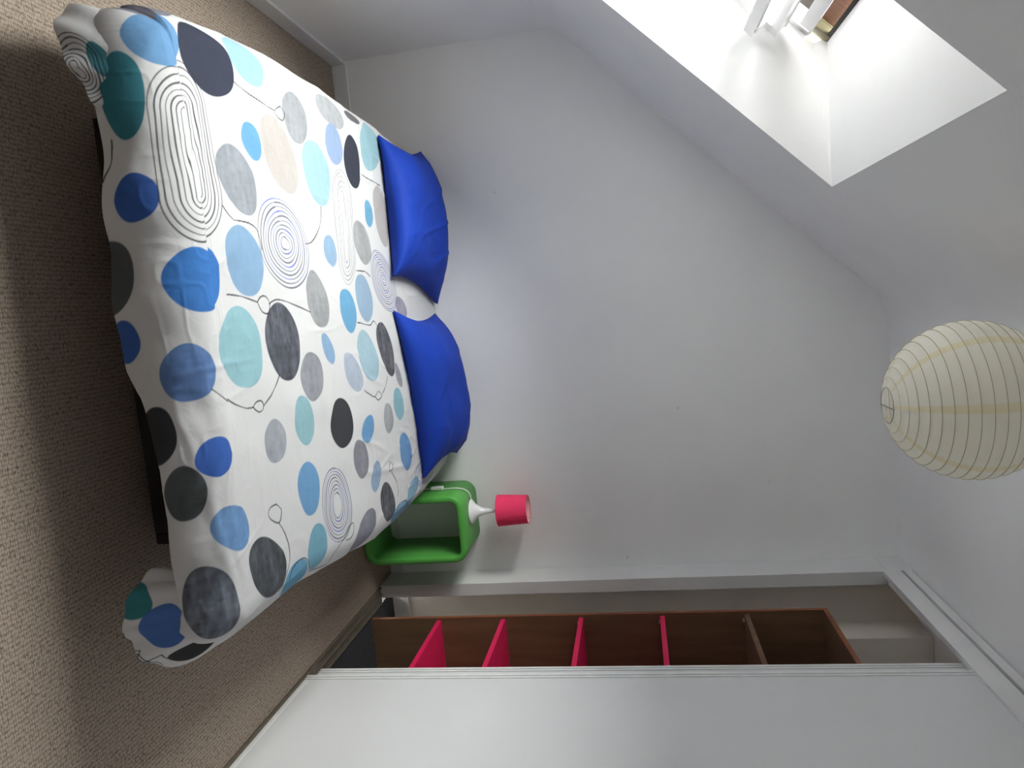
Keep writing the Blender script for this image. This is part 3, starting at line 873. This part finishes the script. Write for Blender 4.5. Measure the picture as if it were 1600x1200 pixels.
def wrinkle(s, t):
    """height of the wrinkles over the smooth cloth"""
    h = 0.0045 * vnoise(s * 4.2 + 3, t * 3.4, 11) + 0.0022 * vnoise(s * 11, t * 8 + 5, 12)
    rid = 1 - np.abs(vnoise(s * 9 + 0.6 * vnoise(s * 3, t * 3, 21), t * 5.5 + 2, 13))
    h += 0.0028 * np.clip(rid - 0.72, 0, 1) / 0.28 * (0.5 + 0.5 * vnoise(s * 3.1, t * 3.3, 14))
    # crumpled towards the head on the closet side and at the foot
    cr = sstep(s, 1.35, 1.7) * sstep(-t, -0.9, -0.4) + 0.3 * sstep(t, 1.70, 1.85)
    rid2 = 1 - np.abs(vnoise(s * 17 + 7, t * 21, 15))
    h += cr * 0.0035 * np.clip(rid2 - 0.6, 0, 1) / 0.4
    # hanging folds of the foot flap
    h += 0.006 * sstep(t, 1.78, 1.98) * (np.sin(s * 23 + 1.2 * np.sin(s * 7)) * 0.6 + 0.4 * vnoise(s * 14, t * 2, 16))
    for line, hh, ww in CREASES:
        L = np.array(line)
        lo, hi = L.min(0) - 0.08, L.max(0) + 0.08
        mk = (s > lo[0]) & (s < hi[0]) & (t > lo[1]) & (t < hi[1])
        if not mk.any(): continue
        d, pos = seg_dist(s[mk], t[mk], line)
        h[mk] += hh * 0.001 * np.exp(-(d / (ww * 0.001)) ** 2) * np.sin(np.clip(pos, 0.02, 0.98) * math.pi) ** 0.5
    return h

def normals_of(P):
    dx = np.gradient(P, axis=0); dy = np.gradient(P, axis=1)
    n = np.cross(dx, dy)
    n /= np.linalg.norm(n, axis=-1, keepdims=True) + 1e-12
    return n

# ================================================================== BED
bed = empty('bed', (1.21, -0.95, 0.0))
tag(bed, 'low double bed with a base coloured dark like the shade under it, covered by the dotted duvet', 'bed')
BX0, BX1, BY0, BY1 = 0.66, 1.76, -1.70, -0.02
box('side_rail', BX0, BX0 + 0.03, BY0, BY1, 0.02, 0.19, M['bed_shade'], bed, 0.004)
box('side_rail', BX1 - 0.03, BX1, BY0, BY1, 0.02, 0.19, M['bed_shade'], bed, 0.004)
box('end_rail', BX0 + 0.03, BX1 - 0.03, BY0, BY0 + 0.03, 0.02, 0.19, M['bed_shade'], bed, 0.004)
box('end_rail', BX0 + 0.03, BX1 - 0.03, BY1 - 0.03, BY1, 0.02, 0.19, M['bed_shade'], bed, 0.004)
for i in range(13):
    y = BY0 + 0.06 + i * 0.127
    box('slat', BX0 + 0.03, BX1 - 0.03, y, y + 0.07, 0.165, 0.182, M['bed_shade'], bed)
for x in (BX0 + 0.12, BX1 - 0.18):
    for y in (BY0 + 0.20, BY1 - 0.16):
        box('leg', x, x + 0.06, y, y + 0.06, 0.0, 0.105, M['bed_shade'], bed, 0.004)
box('mattress', BX0 - 0.08, BX1 + 0.08, BY0 - 0.16, BY1, 0.18, 0.322, M['mattress'], bed, 0.045, 4)

# ================================================================== DUVET
duvet = empty('duvet', (1.21, -0.95, TOPZ))
tag(duvet, 'white duvet printed with blue, grey and black dots, spread over the bed', 'duvet')
cs, ct = duvet_grid(84, 620, 980, 110)
cp = duvet_points(cs, ct)
cn = normals_of(cp)
if cn[len(cn) // 2, 100, 2] < 0: cn = -cn
cp = cp + cn * wrinkle(cs, ct)[..., None]
cc = paint_print('M', cs, ct, 1.0)
# keep clear of the wall, then roll the hem inwards at the foot
cp[..., 1] = np.minimum(cp[..., 1], -0.016)
rolls = []
for k, (inn, up) in enumerate(((0.004, -0.004), (0.012, -0.005), (0.02, 0.0), (0.024, 0.012), (0.024, 0.05))):
    e = cp[:, -1].copy(); n = cn[:, -1].copy(); n[:, 2] = 0
    n /= np.linalg.norm(n, axis=-1, keepdims=True) + 1e-9
    e -= n * inn; e[:, 2] += up
    rolls.append(e)
cp = np.concatenate([cp, np.stack(rolls, 1)], 1)
cc = np.concatenate([cc, np.repeat(cc[:, -1:], len(rolls), 1)], 1)
off = np.array(duvet.location)
grid_mesh('cover', cp - off, M['duvet'], duvet, cc)
for side in ('left', 'right'):
    q, v = np.meshgrid(np.linspace(0, 1, 330), np.linspace(0, 1.25, 130), indexing='ij')
    ep = ear_points(side, q, v)
    ec = paint_print(side[0].upper(), q * EAR_L, v * EAR_H, 1.0)
    o = grid_mesh('hanging_corner', ep - off, M['duvet'], duvet, ec)

# ================================================================== PILLOWS
def pillow(name, fl, fr_, bl, br, top, lift, seed, label, lean=0.0):
    n1, n2 = 120, 90
    u, v = np.meshgrid(np.linspace(-1, 1, n1), np.linspace(-1, 1, n2), indexing='ij')
    fl, fr_, bl, br = (np.array(p, float) + (0, 0, 0.012) for p in (fl, fr_, bl, br))
    def base(u, v):
        pu = (u + 1) / 2; pv = (v + 1) / 2
        # edges curve in between the pointed corners
        B = ((1 - pu) * (1 - pv))[..., None] * fl + (pu * (1 - pv))[..., None] * fr_ + ((1 - pu) * pv)[..., None] * bl + (pu * pv)[..., None] * br
        B[..., 0] -= 0.040 * u ** 3 * (1 - v ** 2)
        B[..., 1] -= 0.012 * v ** 3 * (1 - u ** 2)
        return B
    body = (1 - np.abs(u) ** 2.6).clip(0) ** 0.62 * (1 - np.abs(v) ** 2.8).clip(0) ** 0.55
    seam = lift * (1 + 0.55 * u) * (1 - u ** 2).clip(0) ** 0.6 * np.clip(-v, 0, 1) ** 3
    wr = 0.009 * vnoise(u * 2.2 + seed, v * 2.2, seed)
    fold = 1 - np.abs(vnoise(u * 2.6 + v * 0.8 + seed, v * 1.1 + u * 0.5, seed + 1))
    wr += 0.006 * np.clip((fold - 0.6) / 0.4, 0, 1) ** 2 + 0.002 * (1 - np.abs(vnoise(u * 7 + v * 2, v * 4 + seed, seed + 2)))
    corner_pull = (np.abs(u) * np.abs(v)) ** 3
    wr += 0.004 * np.sin((np.arctan2(1 - np.abs(v), 1 - np.abs(u) + 1e-6)) * 14) * corner_pull
    ed = (1 - np.abs(u) ** 6) * (1 - np.abs(v) ** 4)
    T = base(u, v)
    T[..., 2] += top * body * (1 + 0.18 * v + lean * u) + seam + wr * ed
    Bt = base(u, v)
    under = lift * (1 + 0.55 * u) * (1 - u ** 2).clip(0) ** 0.6 * np.clip((-v - 0.86) / 0.14, 0, 1)
    Bt[..., 2] += under - 0.012
    Bt[..., 2] = np.where((np.abs(u) < 1) & (np.abs(v) < 1), Bt[..., 2], T[..., 2])
    T[..., 1] = np.minimum(T[..., 1], -0.012); Bt[..., 1] = np.minimum(Bt[..., 1], -0.012)
    # one closed skin: top sheet and under sheet share their border
    a, b = u.shape
    V = list(T.reshape(-1, 3)); idx = np.arange(a * b).reshape(a, b)
    idb = idx.copy(); inner = []
    for i in range(1, a - 1):
        for j in range(1, b - 1):
            idb[i, j] = len(V); V.append(Bt[i, j])
    Fc = []
    for i in range(a - 1):
        for j in range(b - 1):
            Fc.append((idx[i, j], idx[i + 1, j], idx[i + 1, j + 1], idx[i, j + 1]))
            Fc.append((idb[i, j + 1], idb[i + 1, j + 1], idb[i + 1, j], idb[i, j]))
    Fc = [tuple(int(k) for k in f) for f in Fc]
    c = (fl + fr_ + bl + br) / 4
    o = raw(name, V, Fc, M['pillow'], None, True, origin=tuple(c))
    return tag(o, label, 'pillow')
p1 = pillow('pillow', (0.500, -0.560, 0.366), (1.060, -0.635, 0.382), (0.462, -0.03, 0.385), (1.176, -0.03, 0.388), 0.118, 0.046, 3,
            'royal blue pillow on the bed nearest the knee wall', -0.08)
p2 = pillow('pillow', (1.190, -0.650, 0.378), (1.912, -0.470, 0.362), (1.215, -0.03, 0.372), (1.900, -0.03, 0.405), 0.136, 0.042, 8,
            'royal blue pillow on the bed next to the green bedside stand', 0.06)

# ================================================================== GREEN BEDSIDE STAND
def rounded_rect(x0, x1, z0, z1, r, n=8):
    pts = []
    for cx, cz, a0 in ((x1 - r, z1 - r, 0), (x0 + r, z1 - r, 90), (x0 + r, z0 + r, 180), (x1 - r, z0 + r, 270)):
        for i in range(n + 1):
            a = math.radians(a0 + 90 * i / n)
            pts.append((cx + r * math.cos(a), cz + r * math.sin(a)))
    return pts
def bedside_stand():
    x0, x1, z0, z1 = 2.040, 2.352, 0.0, 0.487
    yf_, yb_ = -0.305, -0.012
    th = 0.030
    loops = []
    def loop(ins, y, taper=0.0):
        r = max(0.062 - ins, 0.02)
        loops.append([(x + taper * (0.5 if x > 2.2 else -0.5), y, z) for x, z in rounded_rect(x0 + ins, x1 - ins, z0 + ins, z1 - ins, r)])
    loop(0.0, yb_); loop(0.0, yf_ + 0.010); loop(0.003, yf_ + 0.003); loop(0.009, yf_)
    loop(th - 0.008, yf_); loop(th - 0.002, yf_ + 0.003); loop(th, yf_ + 0.010); loop(th, yb_)
    k = len(loops[0]); V = [p for l in loops for p in l]; Fc = []
    for a in range(len(loops)):
        b = (a + 1) % len(loops)
        for i in range(k):
            j = (i + 1) % k
            Fc.append((a * k + i, a * k + j, b * k + j, b * k + i))
    o = raw('bedside_stand', V, Fc, M['green'], None, True, origin=(2.196, -0.16, 0.0))
    bm = bmesh.new(); bm.from_mesh(o.data); bmesh.ops.recalc_face_normals(bm, faces=list(bm.faces)); bm.to_mesh(o.data); bm.free()
    return tag(o, 'open green plastic bedside stand with rounded corners against the gable wall', 'bedside table')
bedside_stand()

# ================================================================== TABLE LAMP
LX, LY, LZ = 2.160, -0.150, 0.487
tl = empty('table_lamp', (LX, LY, LZ))
tag(tl, 'small table lamp with pink drum shade and white trumpet base on the green stand', 'lamp')
bp_ = [(0.0, 0.0), (0.058, 0.0), (0.060, 0.003), (0.059, 0.006), (0.050, 0.012), (0.038, 0.022), (0.027, 0.036), (0.019, 0.052),
       (0.0135, 0.072), (0.0105, 0.092), (0.0095, 0.12), (0.0095, 0.16), (0.0, 0.16)]
lathe('base', bp_, M['white_gloss'], tl, 48)
sz0, sz1, sr0, sr1 = 0.132, 0.272, 0.0735, 0.0655
sh = lathe('shade', [(sr0, sz0), (sr1, sz1)], M['pink_cloth'], tl, 64)
lathe('lining', [(sr0 - 0.0015, sz0), (sr1 - 0.0015, sz1)], M['shade_lining'], sh, 64)
for r_, z_ in ((sr0 - 0.0006, sz0), (sr1 - 0.0006, sz1)):
    tube('rim', [(LX + r_ * math.cos(a * math.pi / 8), LY + r_ * math.sin(a * math.pi / 8), LZ + z_) for a in range(16)], 0.0016, M['pink_cloth'], tl, 6, 3, True)
for a in range(3):
    an = a * 2 * math.pi / 3 + 0.5
    tube('spoke', [(LX, LY, LZ + sz1 - 0.03), (LX + 0.03 * math.cos(an), LY + 0.03 * math.sin(an), LZ + sz1 - 0.025),
                   (LX + (sr1 - 0.002) * math.cos(an), LY + (sr1 - 0.002) * math.sin(an), LZ + sz1 - 0.002)], 0.0014, M['metal'], tl, 6, 3)
lathe('socket', [(0.0, 0.155), (0.013, 0.155), (0.013, 0.185), (0.0, 0.185)], M['white_gloss'], tl, 20)
lathe('bulb', [(0.0, 0.185), (0.012, 0.186), (0.018, 0.20), (0.021, 0.215), (0.018, 0.232), (0.009, 0.242), (0.0, 0.244)], M['bulb'], tl, 20)
tube('cord', [(LX - 0.055, LY + 0.004, LZ + 0.004), (LX - 0.085, LY - 0.002, LZ + 0.003), (LX - 0.112, LY - 0.012, LZ - 0.018),
              (LX - 0.1235, LY - 0.022, LZ - 0.06), (LX - 0.1235, LY - 0.028, LZ - 0.11), (LX - 0.124, LY - 0.028, LZ - 0.16),
              (LX - 0.13, LY - 0.02, LZ - 0.24), (LX - 0.132, LY, LZ - 0.36), (LX - 0.14, LY + 0.08, LZ - 0.478)], 0.0028, M['cord_white'], tl, 6, 5)
box('cord_switch', LX - 0.137, LX - 0.121, LY - 0.042, LY - 0.014, LZ - 0.175, LZ - 0.115, M['cord_white'], tl, 0.004)

# ================================================================== PAPER PENDANT
PX, PY, PZ, PR = 1.568, -1.405, 2.118, 0.200
pend = empty('pendant_lamp', (PX, PY, PZ))
tag(pend, 'round cream paper lantern hanging from the ceiling', 'lamp')
nr = 21
th0 = math.asin(0.046 / PR)
lat = [th0 + (math.pi - 2 * th0) * i / (nr - 1) for i in range(nr)]
pr_ = []
for i in range(nr - 1):
    for k in range(4):
        f_ = k / 4
        a = lat[i] + (lat[i + 1] - lat[i]) * f_
        R_ = PR - 0.0035 * math.sin(math.pi * f_)
        pr_.append((R_ * math.sin(a), -0.97 * R_ * math.cos(a)))
pr_.append((PR * math.sin(lat[-1]), -0.97 * PR * math.cos(lat[-1])))
lathe('paper_shade', pr_, M['paper'], pend, 96)
ring_me = None
for a in lat:
    rr_ = PR * math.sin(a)
    if ring_me is None:
        o = tube('rib', [(PX + math.cos(k * math.pi / 16), PY + math.sin(k * math.pi / 16), PZ) for k in range(32)], 0.0055, M['bamboo'], pend, 5, 2, True)
        ring_me = o.data
    else:
        o = bpy.data.objects.new('rib', ring_me); COL.objects.link(o); o.parent = pend
    o.location = (0, 0, -0.97 * PR * math.cos(a)); o.scale = (rr_, rr_, 0.14 if rr_ > 0.1 else rr_)
zb_ = PZ - 0.97 * PR * math.cos(th0)
tube('wire_ring', [(PX + 0.046 * math.cos(k * math.pi / 8), PY + 0.046 * math.sin(k * math.pi / 8), zb_) for k in range(16)], 0.0013, M['metal'], pend, 6, 3, True)
tube('wire_bar', [(PX + 0.004, PY - 0.052, zb_ - 0.001), (PX + 0.004, PY, zb_ - 0.001), (PX + 0.004, PY + 0.046, zb_ - 0.001)], 0.0016, M['metal'], pend, 6, 3)
tube('cord', [(PX, PY, H), (PX, PY, PZ + 0.20), (PX, PY, PZ + 0.09)], 0.003, M['cord_white'], pend, 8, 3)
lathe('socket', [(0, 0.10), (0.018, 0.10), (0.018, 0.045), (0, 0.045)], M['white_gloss'], pend, 20)
lathe('bulb', [(0, 0.045), (0.014, 0.04), (0.028, 0.012), (0.03, -0.008), (0.02, -0.03), (0, -0.036)], M['bulb'], pend, 24)
lathe('ceiling_rose', [(0, H - PZ - 0.03), (0.03, H - PZ - 0.03), (0.045, H - PZ - 0.004), (0.045, H - PZ), (0, H - PZ)], M['white_gloss'], pend, 32)

# ================================================================== SHELVING UNIT IN THE CLOSET
cab = empty('shelving_unit', (2.83, -0.78, 0.003))
tag(cab, 'tall brown wooden shelving unit with pink shelves standing in the closet', 'shelving unit')
CX0, CX1, CY0, CY1 = 2.600, 3.06, -1.26, -0.308
for y in (CY0, CY1 - 0.018):
    s_ = box('side_panel', CX0 + 0.002, CX1, y, y + 0.018, 0.003, 1.995, M['wood'], cab)
    box('edge_band', CX0, CX0 + 0.0021, y, y + 0.018, 0.003, 1.995, M['wood_edge'], cab)
tp = box('top_board', CX0 + 0.002, CX1, CY0, CY1, 1.995, 2.013, M['wood'], cab)
box('edge_band', CX0, CX0 + 0.0021, CY0, CY1, 1.995, 2.013, M['wood_edge'], cab)
box('back_panel', CX1 - 0.006, CX1, CY0 + 0.018, CY1 - 0.018, 0.06, 1.995, M['wood'], cab)
for z_, pink in ((0.318, 1), (0.618, 1), (0.970, 1), (1.322, 1), (1.675, 0)):
    o = box('shelf', CX0 + 0.012, CX1 - 0.006, CY0 + 0.019, CY1 - 0.0185, z_, z_ + 0.020, M['pink_shelf'] if pink else M['wood'], cab)
    o['label'] = 'pink shelf' if pink else 'brown wooden shelf'
    for y in (CY1 - 0.026, CY0 + 0.019):
        box('shelf_pin', CX0 + 0.03, CX0 + 0.045, y, y + 0.008, z_ - 0.008, z_, M['pin'], cab)
